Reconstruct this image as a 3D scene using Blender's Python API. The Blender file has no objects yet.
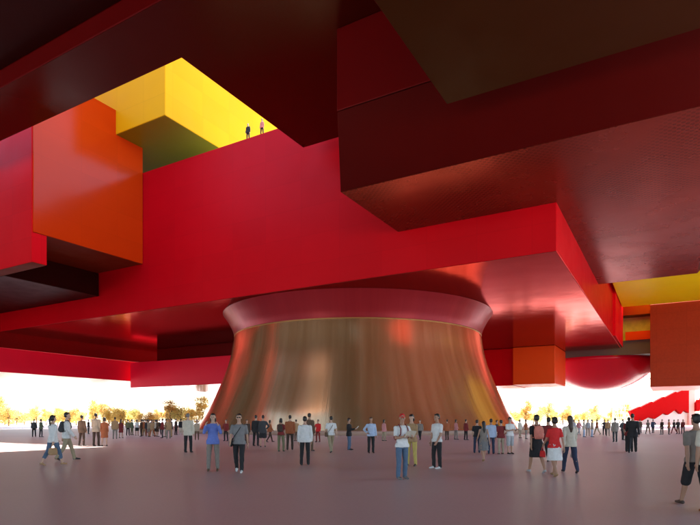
import bpy, bmesh, math, random
from mathutils import Vector, Matrix, noise
random.seed(7)
R = math.radians
C = bpy.context.scene.collection
CAMZ = 1.55; F = 550.0; HY = 419.0

# ------------------------------------------------------------------ helpers
def P(u, v, z=0.0):
    return Vector((.5*u - .8660254*v, .8660254*u + .5*v, z))
def ground_at(x, yfeet, z=0.0):
    Y = (CAMZ - z)*F/(yfeet - HY)
    return Vector(((x-350)/F*Y, Y, z))
def tag(o, label=None, cat=None, group=None, kind=None):
    if label: o['label'] = label
    if cat: o['category'] = cat
    if group: o['group'] = group
    if kind: o['kind'] = kind
    return o
def link(name, me, parent=None, mat=None):
    o = bpy.data.objects.new(name, me); C.objects.link(o)
    if parent: o.parent = parent
    if mat: me.materials.append(mat)
    return o
def from_bm(name, bm, mat=None, parent=None, smooth=False):
    me = bpy.data.meshes.new(name); bm.to_mesh(me); bm.free()
    if smooth:
        for p in me.polygons: p.use_smooth = True
    return link(name, me, parent, mat)
def empty(name, loc=(0,0,0), rz=0):
    o = bpy.data.objects.new(name, None); C.objects.link(o); o.location = loc; o.rotation_euler.z = rz
    o.empty_display_size = .2
    return o
def prism(bm, poly, z0, z1):
    """poly: list of 2D xy points, counter-clockwise"""
    a = sum(poly[i][0]*poly[(i+1)%len(poly)][1]-poly[(i+1)%len(poly)][0]*poly[i][1] for i in range(len(poly)))
    if a < 0: poly = poly[::-1]
    lo = [bm.verts.new((p[0], p[1], z0)) for p in poly]; hi = [bm.verts.new((p[0], p[1], z1)) for p in poly]
    n = len(poly)
    bm.faces.new(lo[::-1]); bm.faces.new(hi)
    for i in range(n): bm.faces.new((lo[i], lo[(i+1)%n], hi[(i+1)%n], hi[i]))
def uvbox(bm, u0, u1, v0, v1, z0, z1):
    prism(bm, [P(u0,v0).xy, P(u1,v0).xy, P(u1,v1).xy, P(u0,v1).xy], z0, z1)
def bar(bm, a, b, r, seg=6, r2=None):
    a = Vector(a); b = Vector(b); d = (b-a)
    if d.length < 1e-6: return
    q = d.to_track_quat('Z', 'Y').to_matrix().to_4x4()
    bmesh.ops.create_cone(bm, cap_ends=True, segments=seg, radius1=r, radius2=r if r2 is None else r2,
                          depth=d.length, matrix=Matrix.Translation((a+b)/2) @ q)

# ------------------------------------------------------------------ materials
def nt(name):
    m = bpy.data.materials.new(name); m.use_nodes = True
    t = m.node_tree; b = t.nodes['Principled BSDF']
    return m, t, b
def lacquer(name, col, rough=.2, metal=0.0, spec=.5, var=.12, scale=.12, grain=0.0, coat=0.0, joints=.0, tint=None, dots=0):
    m, t, b = nt(name); N = t.nodes; L = t.links
    tc = N.new('ShaderNodeTexCoord')
    n1 = N.new('ShaderNodeTexNoise'); n1.inputs['Scale'].default_value = scale; n1.inputs['Detail'].default_value = 4
    L.new(tc.outputs['Object'], n1.inputs['Vector'])
    mx = N.new('ShaderNodeMix'); mx.data_type = 'RGBA'
    mx.inputs[6].default_value = (*[c*(1-var) for c in col], 1); mx.inputs[7].default_value = (*[min(1, c*(1+var)) for c in col], 1)
    L.new(n1.outputs['Fac'], mx.inputs[0]); out = mx.outputs[2]
    if grain:
        n2 = N.new('ShaderNodeTexNoise'); n2.inputs['Scale'].default_value = 3.2; n2.inputs['Detail'].default_value = 3
        L.new(tc.outputs['Object'], n2.inputs['Vector'])
        m2 = N.new('ShaderNodeMix'); m2.data_type = 'RGBA'; m2.blend_type = 'MULTIPLY'
        rp = N.new('ShaderNodeValToRGB'); rp.color_ramp.elements[0].position = .35; rp.color_ramp.elements[1].position = .65
        rp.color_ramp.elements[0].color = (1-grain,)*3+(1,)
        L.new(n2.outputs['Fac'], rp.inputs[0]); m2.inputs[0].default_value = 1
        L.new(out, m2.inputs[6]); L.new(rp.outputs[0], m2.inputs[7]); out = m2.outputs[2]
    if joints:
        mp = N.new('ShaderNodeMapping'); mp.inputs['Rotation'].default_value = (0, 0, R(30)); L.new(tc.outputs['Object'], mp.inputs[0])
        sx = N.new('ShaderNodeSeparateXYZ'); L.new(mp.outputs[0], sx.inputs[0])
        ad = N.new('ShaderNodeMath'); ad.operation = 'ADD'; L.new(sx.outputs[0], ad.inputs[0]); L.new(sx.outputs[1], ad.inputs[1])
        cb = N.new('ShaderNodeCombineXYZ'); L.new(ad.outputs[0], cb.inputs[0]); L.new(sx.outputs[2], cb.inputs[1])
        bk = N.new('ShaderNodeTexBrick'); bk.offset = 0; bk.inputs['Scale'].default_value = 1; bk.inputs['Brick Width'].default_value = 4.6; bk.inputs['Row Height'].default_value = 2.9
        bk.inputs['Mortar Size'].default_value = .022; bk.inputs['Mortar Smooth'].default_value = .4; L.new(cb.outputs[0], bk.inputs['Vector'])
        bk.inputs['Color1'].default_value = (1,1,1,1); bk.inputs['Color2'].default_value = (.93,.93,.93,1); bk.inputs['Mortar'].default_value = (1-joints,)*3+(1,)
        m3 = N.new('ShaderNodeMix'); m3.data_type = 'RGBA'; m3.blend_type = 'MULTIPLY'; m3.inputs[0].default_value = 1
        L.new(out, m3.inputs[6]); L.new(bk.outputs[0], m3.inputs[7]); out = m3.outputs[2]
    if dots:
        mp = N.new('ShaderNodeMapping'); mp.inputs['Rotation'].default_value = (0, 0, R(30)); L.new(tc.outputs['Object'], mp.inputs[0])
        sx = N.new('ShaderNodeSeparateXYZ'); L.new(mp.outputs[0], sx.inputs[0]); pr = []
        for ax in (0, 1):
            q1 = N.new('ShaderNodeMath'); q1.operation = 'MULTIPLY'; q1.inputs[1].default_value = 2*math.pi/.46; L.new(sx.outputs[ax], q1.inputs[0])
            q2 = N.new('ShaderNodeMath'); q2.operation = 'SINE'; L.new(q1.outputs[0], q2.inputs[0]); pr.append(q2)
        q3 = N.new('ShaderNodeMath'); q3.operation = 'MULTIPLY'; L.new(pr[0].outputs[0], q3.inputs[0]); L.new(pr[1].outputs[0], q3.inputs[1])
        n5 = N.new('ShaderNodeTexNoise'); n5.inputs['Scale'].default_value = .16; n5.inputs['Detail'].default_value = 5; L.new(tc.outputs['Object'], n5.inputs['Vector'])
        q4 = N.new('ShaderNodeMath'); q4.operation = 'GREATER_THAN'; q4.inputs[1].default_value = .12; L.new(q3.outputs[0], q4.inputs[0])
        q5 = N.new('ShaderNodeMapRange'); q5.inputs['From Min'].default_value = .4; q5.inputs['From Max'].default_value = .6; q5.inputs['To Max'].default_value = dots; L.new(n5.outputs['Fac'], q5.inputs[0])
        q6 = N.new('ShaderNodeMath'); q6.operation = 'MULTIPLY'; L.new(q4.outputs[0], q6.inputs[0]); L.new(q5.outputs[0], q6.inputs[1])
        m4 = N.new('ShaderNodeMix'); m4.data_type = 'RGBA'; m4.blend_type = 'MULTIPLY'; m4.inputs[7].default_value = (.25,.2,.2,1)
        L.new(q6.outputs[0], m4.inputs[0]); L.new(out, m4.inputs[6]); out = m4.outputs[2]
    if tint: b.inputs['Specular Tint'].default_value = (*tint, 1)
    L.new(out, b.inputs['Base Color'])
    mr = N.new('ShaderNodeMapRange'); mr.inputs['To Min'].default_value = rough*.75; mr.inputs['To Max'].default_value = rough*1.35
    n3 = N.new('ShaderNodeTexNoise'); n3.inputs['Scale'].default_value = .5; n3.inputs['Detail'].default_value = 5
    L.new(tc.outputs['Object'], n3.inputs['Vector']); L.new(n3.outputs['Fac'], mr.inputs['Value']); L.new(mr.outputs[0], b.inputs['Roughness'])
    n4 = N.new('ShaderNodeTexNoise'); n4.inputs['Scale'].default_value = .35; n4.inputs['Detail'].default_value = 2
    L.new(tc.outputs['Object'], n4.inputs['Vector'])
    bp = N.new('ShaderNodeBump'); bp.inputs['Strength'].default_value = .12; bp.inputs['Distance'].default_value = .12
    L.new(n4.outputs['Fac'], bp.inputs['Height']); L.new(bp.outputs[0], b.inputs['Normal'])
    b.inputs['Metallic'].default_value = metal; b.inputs['Specular IOR Level'].default_value = spec
    b.inputs['Coat Weight'].default_value = coat; b.inputs['Coat Roughness'].default_value = .08
    return m
def plain(name, col, rough=.7, metal=0.0, var=.15, scale=9.0):
    m, t, b = nt(name); N = t.nodes; L = t.links
    tc = N.new('ShaderNodeTexCoord'); n1 = N.new('ShaderNodeTexNoise'); n1.inputs['Scale'].default_value = scale; n1.inputs['Detail'].default_value = 4
    L.new(tc.outputs['Object'], n1.inputs['Vector'])
    mx = N.new('ShaderNodeMix'); mx.data_type = 'RGBA'
    mx.inputs[6].default_value = (*[c*(1-var) for c in col], 1); mx.inputs[7].default_value = (*[min(1, c*(1+var)) for c in col], 1)
    L.new(n1.outputs['Fac'], mx.inputs[0]); L.new(mx.outputs[2], b.inputs['Base Color'])
    b.inputs['Roughness'].default_value = rough; b.inputs['Metallic'].default_value = metal
    return m

RED   = lacquer('crimson lacquer', (.62,.0015,.008), .4, spec=.1, joints=.14)
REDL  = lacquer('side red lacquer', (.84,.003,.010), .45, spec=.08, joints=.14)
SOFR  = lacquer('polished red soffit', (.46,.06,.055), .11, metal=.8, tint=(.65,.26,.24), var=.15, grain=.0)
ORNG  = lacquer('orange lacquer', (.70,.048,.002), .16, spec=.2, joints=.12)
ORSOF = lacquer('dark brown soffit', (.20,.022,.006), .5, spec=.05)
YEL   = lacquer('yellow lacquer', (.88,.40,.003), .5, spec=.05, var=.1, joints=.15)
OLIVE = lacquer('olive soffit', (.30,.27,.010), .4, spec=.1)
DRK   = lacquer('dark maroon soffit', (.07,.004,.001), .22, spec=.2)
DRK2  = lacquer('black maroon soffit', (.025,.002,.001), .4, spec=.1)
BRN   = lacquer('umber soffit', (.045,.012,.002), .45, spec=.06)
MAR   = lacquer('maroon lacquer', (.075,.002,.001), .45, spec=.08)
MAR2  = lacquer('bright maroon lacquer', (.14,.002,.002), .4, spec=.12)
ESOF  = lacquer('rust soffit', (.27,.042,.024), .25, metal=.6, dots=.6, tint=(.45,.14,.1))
PINK  = lacquer('rose lacquer', (.85,.010,.045), .35, spec=.2)
PALE  = lacquer('pale polished soffit', (.72,.68,.66), .3, metal=.3)
HBRN  = lacquer('russet lacquer', (.40,.045,.012), .35, spec=.12, grain=.1, joints=.25)
ORED  = lacquer('orange red lacquer', (.90,.09,.010), .35, spec=.2)
GOLDY = lacquer('lime yellow soffit', (.95,.86,.01), .5, spec=.1)
GREY  = lacquer('grey panel', (.12,.09,.075), .5)

# trunk: polished bronze, with fine vertical brushing
def bronze(name, col, col2, rough, metal=.9):
    m, t, b = nt(name); N = t.nodes; L = t.links
    tc = N.new('ShaderNodeTexCoord'); sp = N.new('ShaderNodeSeparateXYZ'); L.new(tc.outputs['Object'], sp.inputs[0])
    at = N.new('ShaderNodeMath'); at.operation = 'ARCTAN2'; L.new(sp.outputs[0], at.inputs[0]); L.new(sp.outputs[1], at.inputs[1])
    m1 = N.new('ShaderNodeMath'); m1.operation = 'MULTIPLY'; m1.inputs[1].default_value = 16; L.new(at.outputs[0], m1.inputs[0])
    m2 = N.new('ShaderNodeMath'); m2.operation = 'MULTIPLY'; m2.inputs[1].default_value = .045; L.new(sp.outputs[2], m2.inputs[0])
    cb = N.new('ShaderNodeCombineXYZ'); L.new(m1.outputs[0], cb.inputs[0]); L.new(m2.outputs[0], cb.inputs[1])
    n1 = N.new('ShaderNodeTexNoise'); n1.inputs['Scale'].default_value = .8; n1.inputs['Detail'].default_value = 7; n1.inputs['Roughness'].default_value = .6
    L.new(cb.outputs[0], n1.inputs['Vector'])
    mx = N.new('ShaderNodeMix'); mx.data_type = 'RGBA'; mx.inputs[6].default_value = (*col, 1); mx.inputs[7].default_value = (*col2, 1)
    rp = N.new('ShaderNodeMapRange'); rp.inputs['From Min'].default_value = .35; rp.inputs['From Max'].default_value = .65
    L.new(n1.outputs['Fac'], rp.inputs[0]); L.new(rp.outputs[0], mx.inputs[0]); L.new(mx.outputs[2], b.inputs['Base Color'])
    b.inputs['Metallic'].default_value = metal; b.inputs['Roughness'].default_value = rough
    bp = N.new('ShaderNodeBump'); bp.inputs['Strength'].default_value = .25; bp.inputs['Distance'].default_value = .12
    L.new(n1.outputs['Fac'], bp.inputs['Height']); L.new(bp.outputs[0], b.inputs['Normal'])
    return m
BRONZE = bronze('brushed bronze', (.64,.35,.14), (.88,.59,.29), .19, .78)
TRED   = bronze('polished red flare', (.30,.010,.016), (.35,.016,.022), .32, .3)
BASEM  = plain('sandstone ring', (.42,.26,.19), .5, scale=1.5)

# ------------------------------------------------------------------ world, sun, camera
SC = bpy.context.scene
w = bpy.data.worlds.new('World'); SC.world = w; w.use_nodes = True
SUN_EL, SUN_AZ = R(50), R(21)     # azimuth: compass-like, 0 = +Y, clockwise to +X
sk = w.node_tree.nodes.new('ShaderNodeTexSky'); sk.sky_type = 'NISHITA'; sk.sun_disc = False
sk.sun_elevation = SUN_EL; sk.sun_rotation = SUN_AZ; sk.dust_density = 1.5; sk.ozone_density = 1.0; sk.air_density = 1.0
bg = w.node_tree.nodes['Background']; bg.inputs[1].default_value = .15
w.node_tree.links.new(sk.outputs[0], bg.inputs[0])
sd = bpy.data.lights.new('sun', 'SUN'); sd.energy = 4.0; sd.angle = R(.5); sd.color = (1, .95, .86)
so = bpy.data.objects.new('sun', sd); C.objects.link(so)
dirv = Vector((math.sin(SUN_AZ)*math.cos(SUN_EL), math.cos(SUN_AZ)*math.cos(SUN_EL), math.sin(SUN_EL)))
so.rotation_euler = (-dirv).to_track_quat('-Z', 'Y').to_euler()
cd = bpy.data.cameras.new('camera'); cam = bpy.data.objects.new('camera', cd); C.objects.link(cam); SC.camera = cam
cam.location = (0, 0, CAMZ); cam.rotation_euler = (R(90), 0, 0)
cd.sensor_width = 36; cd.lens = 36*F/700; cd.shift_y = (HY-262.5)/700; cd.clip_end = 5000; cd.clip_start = .1
SC.view_settings.view_transform = 'Standard'; SC.view_settings.look = 'None'; SC.view_settings.gamma = 1
SC.view_settings.exposure = 2.25; SC.view_settings.use_curve_mapping = False
SC.render.engine = 'CYCLES'
SC.cycles.use_denoising = True
SC.cycles.max_bounces = 8; SC.cycles.diffuse_bounces = 5; SC.cycles.glossy_bounces = 5

# ------------------------------------------------------------------ ground
def floor_mat():
    m, t, b = nt('polished mauve paving'); N = t.nodes; L = t.links
    tc = N.new('ShaderNodeTexCoord')
    n1 = N.new('ShaderNodeTexNoise'); n1.inputs['Scale'].default_value = .12; n1.inputs['Detail'].default_value = 6
    n2 = N.new('ShaderNodeTexNoise'); n2.inputs['Scale'].default_value = 14; n2.inputs['Detail'].default_value = 6; n2.inputs['Roughness'].default_value = .7
    for n in (n1, n2): L.new(tc.outputs['Object'], n.inputs['Vector'])
    ad = N.new('ShaderNodeMath'); ad.operation = 'MULTIPLY_ADD'; ad.inputs[1].default_value = .45; L.new(n2.outputs['Fac'], ad.inputs[0]); 
    ml = N.new('ShaderNodeMath'); ml.operation = 'MULTIPLY'; ml.inputs[1].default_value = .55; L.new(n1.outputs['Fac'], ml.inputs[0]); L.new(ml.outputs[0], ad.inputs[2])
    rp = N.new('ShaderNodeValToRGB'); rp.color_ramp.elements[0].position = .3; rp.color_ramp.elements[1].position = .7
    rp.color_ramp.elements[0].color = (.57,.41,.40,1); rp.color_ramp.elements[1].color = (.74,.56,.54,1)
    L.new(ad.outputs[0], rp.inputs[0]); L.new(rp.outputs[0], b.inputs['Base Color'])
    mr = N.new('ShaderNodeMapRange'); mr.inputs['To Min'].default_value = .32; mr.inputs['To Max'].default_value = .5
    L.new(ad.outputs[0], mr.inputs[0]); L.new(mr.outputs[0], b.inputs['Roughness'])
    bp = N.new('ShaderNodeBump'); bp.inputs['Strength'].default_value = .25; bp.inputs['Distance'].default_value = .01
    L.new(n2.outputs['Fac'], bp.inputs['Height']); L.new(bp.outputs[0], b.inputs['Normal'])
    return m
bm = bmesh.new(); bmesh.ops.create_grid(bm, x_segments=1, y_segments=1, size=900)
tag(from_bm('ground', bm, floor_mat()), kind='structure')
bm = bmesh.new()
vs = [bm.verts.new(p) for p in (P(130,-400,.004), P(700,-400,.004), P(700,450,.004), P(40,600,.004), P(40,150,.004), P(130,110,.004))]
bm.faces.new(vs); tag(from_bm('plaza', bm, plain('pale plaza paving', (.72,.69,.66), .6, scale=.3, var=.06)), kind='structure')

# ------------------------------------------------------------------ blocks
GRP = 'stacked cantilevered building blocks'
def block(label, poly, z0, z1, mat, sof, cat='building block', name='hanging_block', rim=True):
    """poly in uv"""
    bm = bmesh.new(); prism(bm, [P(*p).xy for p in poly], z0+.03, z1)
    bmesh.ops.bevel(bm, geom=bm.edges[:], offset=.04, segments=1, affect='EDGES')
    o = from_bm(name, bm, mat); tag(o, label, cat, GRP)
    if sof:
        cu = sum(p[0] for p in poly)/len(poly); cv = sum(p[1] for p in poly)/len(poly)
        ins = []
        n = len(poly)
        for i in range(n):      # inset 6 cm along both axes
            p0, p1, p2 = poly[i-1], poly[i], poly[(i+1)%n]
            d1 = (p0[0]-p1[0], p0[1]-p1[1]); d2 = (p2[0]-p1[0], p2[1]-p1[1])
            l1 = math.hypot(*d1); l2 = math.hypot(*d2)
            s = 1
            cr = (p1[0]-p0[0])*(p2[1]-p1[1])-(p1[1]-p0[1])*(p2[0]-p1[0])
            if cr < 0: s = -1
            ins.append((p1[0]+s*.06*(d1[0]/l1+d2[0]/l2), p1[1]+s*.06*(d1[1]/l1+d2[1]/l2)))
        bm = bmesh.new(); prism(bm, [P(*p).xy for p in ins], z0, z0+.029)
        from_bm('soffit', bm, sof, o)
    return o
def wedge_block(label, lo4, z0, hi4, z1, mat, sof):
    bm = bmesh.new(); lo = [bm.verts.new(P(u,v,z0+.03)) for u,v in lo4]; hi = [bm.verts.new(P(u,v,z1)) for u,v in hi4]
    bm.faces.new(lo[::-1]); bm.faces.new(hi)
    for i in range(4): bm.faces.new((lo[i], lo[(i+1)%4], hi[(i+1)%4], hi[i]))
    bmesh.ops.recalc_face_normals(bm, faces=bm.faces[:]); bmesh.ops.bevel(bm, geom=bm.edges[:], offset=.04, segments=1, affect='EDGES')
    o = from_bm('hanging_block', bm, mat); tag(o, label, 'building block', GRP)
    (u0,v0),(u1,_),(_,v1),_ = lo4; bm = bmesh.new(); uvbox(bm, u0+.06, u1-.06, v0+.06, v1-.06, z0, z0+.029); from_bm('soffit', bm, sof, o)
    return o
def rect(u0, u1, v0, v1): return [(u0,v0),(u1,v0),(u1,v1),(u0,v1)]

cb = block('huge bright crimson block spanning the middle, carried by the bronze trunk', rect(46.4,116,7.7,89), 15, 32.2, RED, SOFR)
bm = bmesh.new(); uvbox(bm, 46.9, 115.5, 8.2, 88.5, 32.203, 32.25); from_bm('bounce_deck', bm, plain('pale bounce surface', (.5,.48,.44), .8, scale=.6), cb)  # unseen pale deck, added to bounce neutral light onto the yellow block's soffit
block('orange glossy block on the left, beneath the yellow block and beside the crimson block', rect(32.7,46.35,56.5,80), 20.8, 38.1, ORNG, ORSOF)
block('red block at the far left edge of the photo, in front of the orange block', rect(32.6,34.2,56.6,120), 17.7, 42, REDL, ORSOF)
block('added black maroon block painting in the shade behind the far left red block', rect(34.3,46.3,65,118), 17.76, 20.75, DRK2, DRK2)  # dark block added to paint the shaded recess black
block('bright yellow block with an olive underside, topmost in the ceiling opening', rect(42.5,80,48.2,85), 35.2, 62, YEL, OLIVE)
CB = -75   # how far the ceiling is extended back, unseen, to block sky behind the camera
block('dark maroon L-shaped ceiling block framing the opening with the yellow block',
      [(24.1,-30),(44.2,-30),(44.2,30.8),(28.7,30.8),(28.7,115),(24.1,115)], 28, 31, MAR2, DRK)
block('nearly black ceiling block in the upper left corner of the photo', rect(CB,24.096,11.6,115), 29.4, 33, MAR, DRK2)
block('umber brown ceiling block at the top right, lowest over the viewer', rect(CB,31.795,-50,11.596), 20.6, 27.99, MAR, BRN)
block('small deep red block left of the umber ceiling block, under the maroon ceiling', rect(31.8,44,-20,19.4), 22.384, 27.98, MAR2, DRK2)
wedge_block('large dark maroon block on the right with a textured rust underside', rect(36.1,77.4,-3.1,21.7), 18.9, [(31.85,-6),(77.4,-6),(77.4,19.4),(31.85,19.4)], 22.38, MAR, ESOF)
block('rose red long low block at the far left above the trees', rect(-20,190,91.6,116), 9, 12.9, PINK, PALE)
block('dark red block resting on the long rose red block at the far left', rect(-20,190,92.2,112), 12.92, 24, MAR2, None)
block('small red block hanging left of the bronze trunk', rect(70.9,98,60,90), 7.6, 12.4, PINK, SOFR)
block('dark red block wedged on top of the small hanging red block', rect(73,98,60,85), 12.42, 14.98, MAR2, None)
block('narrow brighter red block added as the lit strip of the crimson block side', rect(99,115.9,7.3,30), 15.1, 30, REDL, SOFR)  # block added in a brighter red to paint the lit strip of the side
block('lime yellow block high at the right edge behind the rust underside', rect(77.6,112,-50,7.2), 22, 40, GOLDY, GOLDY)
block('russet hanging block at the right edge above the red staircase', rect(112.1,130,-60,2.7), 7.3, 22, HBRN, ORED)
q = block('bright orange block hanging between trunk and dome', rect(105,117,17.7,25.2), 8, 14.95, ORED, ORED)
block('dull red block hanging right behind the trunk edge, left of the bright orange block', rect(105.6,117,25.3,60), 7.9, 14.95, RED, ORED)

# gallery block beyond (gray band, orange balcony, recessed gold gallery, red head)
g = empty('gallery_block', P(120,5,13.9)); tag(g, 'far block with an orange balcony and a golden gallery, between lime underside and dome', 'building block', GRP)
def child_uv(name, args, mat, root):
    bm = bmesh.new(); uvbox(bm, *args); o = from_bm(name, bm, mat, root); o.matrix_parent_inverse = Matrix.Translation(-root.location); return o
child_uv('base_band', (118,150,-12,45,13.9,16.6), GREY, g)
child_uv('balcony', (117.6,119,-12,7,16.6,18.2), ORNG, g)
child_uv('gallery_wall', (121,150,-12,45,16.6,21.4), plain('gold gallery wall', (.75,.48,.12), .4, scale=.8, var=.5), g)
child_uv('upper_wall', (117.8,150,-12,45,21.4,25), MAR2, g)

# dome (spherical cap hanging)
def cap_dome():
    c = P(129,12.6); r = 11.8; zb = 7.4; ztop = 13.9
    h = ztop-zb; Rr = (r*r+h*h)/(2*h)
    bm = bmesh.new(); rings = []; K = 14; S = 64
    a1 = math.asin(min(1, r/Rr))
    bot = bm.verts.new((0,0,zb))
    for k in range(1, K+1):
        a = a1*k/K
        rings.append([bm.verts.new((Rr*math.sin(a)*math.cos(2*math.pi*i/S), Rr*math.sin(a)*math.sin(2*math.pi*i/S), zb+Rr-Rr*math.cos(a))) for i in range(S)])
    for i in range(S): bm.faces.new((bot, rings[0][(i+1)%S], rings[0][i]))
    for k in range(K-1):
        for i in range(S): bm.faces.new((rings[k][i], rings[k][(i+1)%S], rings[k+1][(i+1)%S], rings[k+1][i]))
    bm.faces.new(rings[-1])
    o = from_bm('hanging_dome', bm, lacquer('glossy crimson dome', (.70,.008,.035), .2, spec=.3), smooth=True)
    o.location = (c.x, c.y, 0)
    tag(o, 'glossy crimson upside down dome hanging under the far block', 'dome')
cap_dome()

# trunk
def lathe(name, prof, mat, parent=None, S=128, close=False):
    bm = bmesh.new(); rings = []
    for z, r in prof: rings.append([bm.verts.new((r*math.cos(2*math.pi*i/S), r*math.sin(2*math.pi*i/S), z)) for i in range(S)])
    n = len(rings)
    for k in range(n if close else n-1):
        a, b = rings[k], rings[(k+1)%n]
        for i in range(S): bm.faces.new((a[i], a[(i+1)%S], b[(i+1)%S], b[i]))
    bmesh.ops.recalc_face_normals(bm, faces=bm.faces[:])
    return from_bm(name, bm, mat, parent, True)
tr = empty('trunk_column', (1, 74, 0)); tag(tr, 'giant waisted bronze trunk column carrying the crimson block, red flare on top', 'column')
def spline(pts, n):
    out = []
    for i in range(len(pts)-1):
        p0 = pts[max(0,i-1)]; p1 = pts[i]; p2 = pts[i+1]; p3 = pts[min(len(pts)-1,i+2)]
        for k in range(n):
            t = k/n
            out.append(tuple(.5*((2*p1[j])+(-p0[j]+p2[j])*t+(2*p0[j]-5*p1[j]+4*p2[j]-p3[j])*t*t+(-p0[j]+3*p1[j]-3*p2[j]+p3[j])*t**3) for j in range(2)))
    out.append(pts[-1]); return out
lathe('shaft', spline([(.05,21.2),(2.4,19.6),(5.5,18.1),(9,16.8),(12.2,16.2)], 8), BRONZE, tr)
lathe('flare', spline([(12.2,16.2),(12.9,16.42),(13.6,16.75),(14.3,17.15),(14.99,17.65)], 8), TRED, tr)
lathe('collar', [(12.14,16.18),(12.14,16.25),(12.26,16.25),(12.26,16.18)], plain('collar brass', (.5,.3,.1), .4, .8), tr, close=True)
ri = lathe('ring_bench', [(.0,21.3),(.42,21.3),(.42,22.9),(.34,23.0),(.0,22.8)], BASEM); ri.location = (1,74,0)
tag(ri, 'low sandstone ring bench circling the foot of the bronze trunk', 'bench')

# ------------------------------------------------------------------ staircase, lattice, pier at right
sc_root = empty('grand_staircase', (71, 140, 0)); tag(sc_root, 'bright red staircase rising to the right beyond the russet block', 'staircase')
bm = bmesh.new()
top = [(630,411),(640,406.5),(641,407),(652,401.5),(653,402.5),(664,396.5),(665,397.5),(676,391.5),(677,392.5),(689,387.5)]
bot = [(689,413),(684,410),(681,414),(676,409.5),(668,415),(664,413),(655,419),(649,417),(642,421),(634,420.5)]
sx = 140/F
poly = [((x-350)*sx-71, (HY-y)*sx+CAMZ) for x, y in top+bot]
lo = [bm.verts.new((x, 0, z)) for x, z in poly]; hi = [bm.verts.new((x, 1.2, z)) for x, z in poly]
bm.faces.new(lo); bm.faces.new(hi[::-1])
for i in range(len(lo)): bm.faces.new((lo[i], hi[i], hi[(i+1)%len(lo)], lo[(i+1)%len(lo)]))
bmesh.ops.recalc_face_normals(bm, faces=bm.faces[:])
STR = lacquer('signal red paint', (.36,.003,.004), .7, spec=.05)
from_bm('parapet', bm, STR, sc_root)
bm = bmesh.new()
for i in range(18):
    x0 = .6+i*.85; z = .35+.35*i
    bmesh.ops.create_cube(bm, size=1, matrix=Matrix.Translation((x0+.42, 4.3, z/2)) @ Matrix.Diagonal((.85, 6, z, 1)))
bm_ = bm; bm = bmesh.new()
for i in range(9):
    x0 = 17.4+i*.9; bmesh.ops.create_cube(bm, size=1, matrix=Matrix.Translation((x0, 1.2, 4.6+i*.42)) @ Matrix.Diagonal((.9, 3.2, 2.2, 1)))
from_bm('upper_steps', bm, STR, sc_root); bm = bm_
WHT = plain('white render', (.75,.73,.72), .7, scale=.6, var=.08)
from_bm('flight', bm, WHT, sc_root)
bm = bmesh.new(); bmesh.ops.create_cube(bm, size=1, matrix=Matrix.Translation((16.4,4,5.5)) @ Matrix.Diagonal((1.6,7,11,1)))
from_bm('end_pier', bm, plain('pink render', (.75,.42,.38), .7, scale=.5), sc_root)
lt = empty('lattice_screen', (82, 168, 0)); tag(lt, 'pale grey lattice screen standing beyond the dome and staircase', 'screen')
bm = bmesh.new()
for i in range(9):
    bar(bm, (-1+i*1.25,0,0), (-1+i*1.25+random.uniform(-2.5,2.5),0,14-i*.3), .10, 4)
    bar(bm, (-1+i*1.25,.3,0), (2+i*1.0,.3,13), .08, 4)
for k in range(11): bar(bm, (-1.5,.15,1+k*1.2), (9.5,.15,1+k*1.2+random.uniform(-1,1)), .07, 4)
from_bm('bar_mesh', bm, plain('grey steel', (.45,.47,.44), .6), lt)
bm = bmesh.new()
for x in (-1.6, 10): bar(bm, (x,.1,0), (x,.1,14), .22, 8)
bar(bm, (-1.6,.1,13.9), (10,.1,13.9), .2, 8); from_bm('frame', bm, plain('white steel', (.6,.6,.58), .5), lt)

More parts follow.
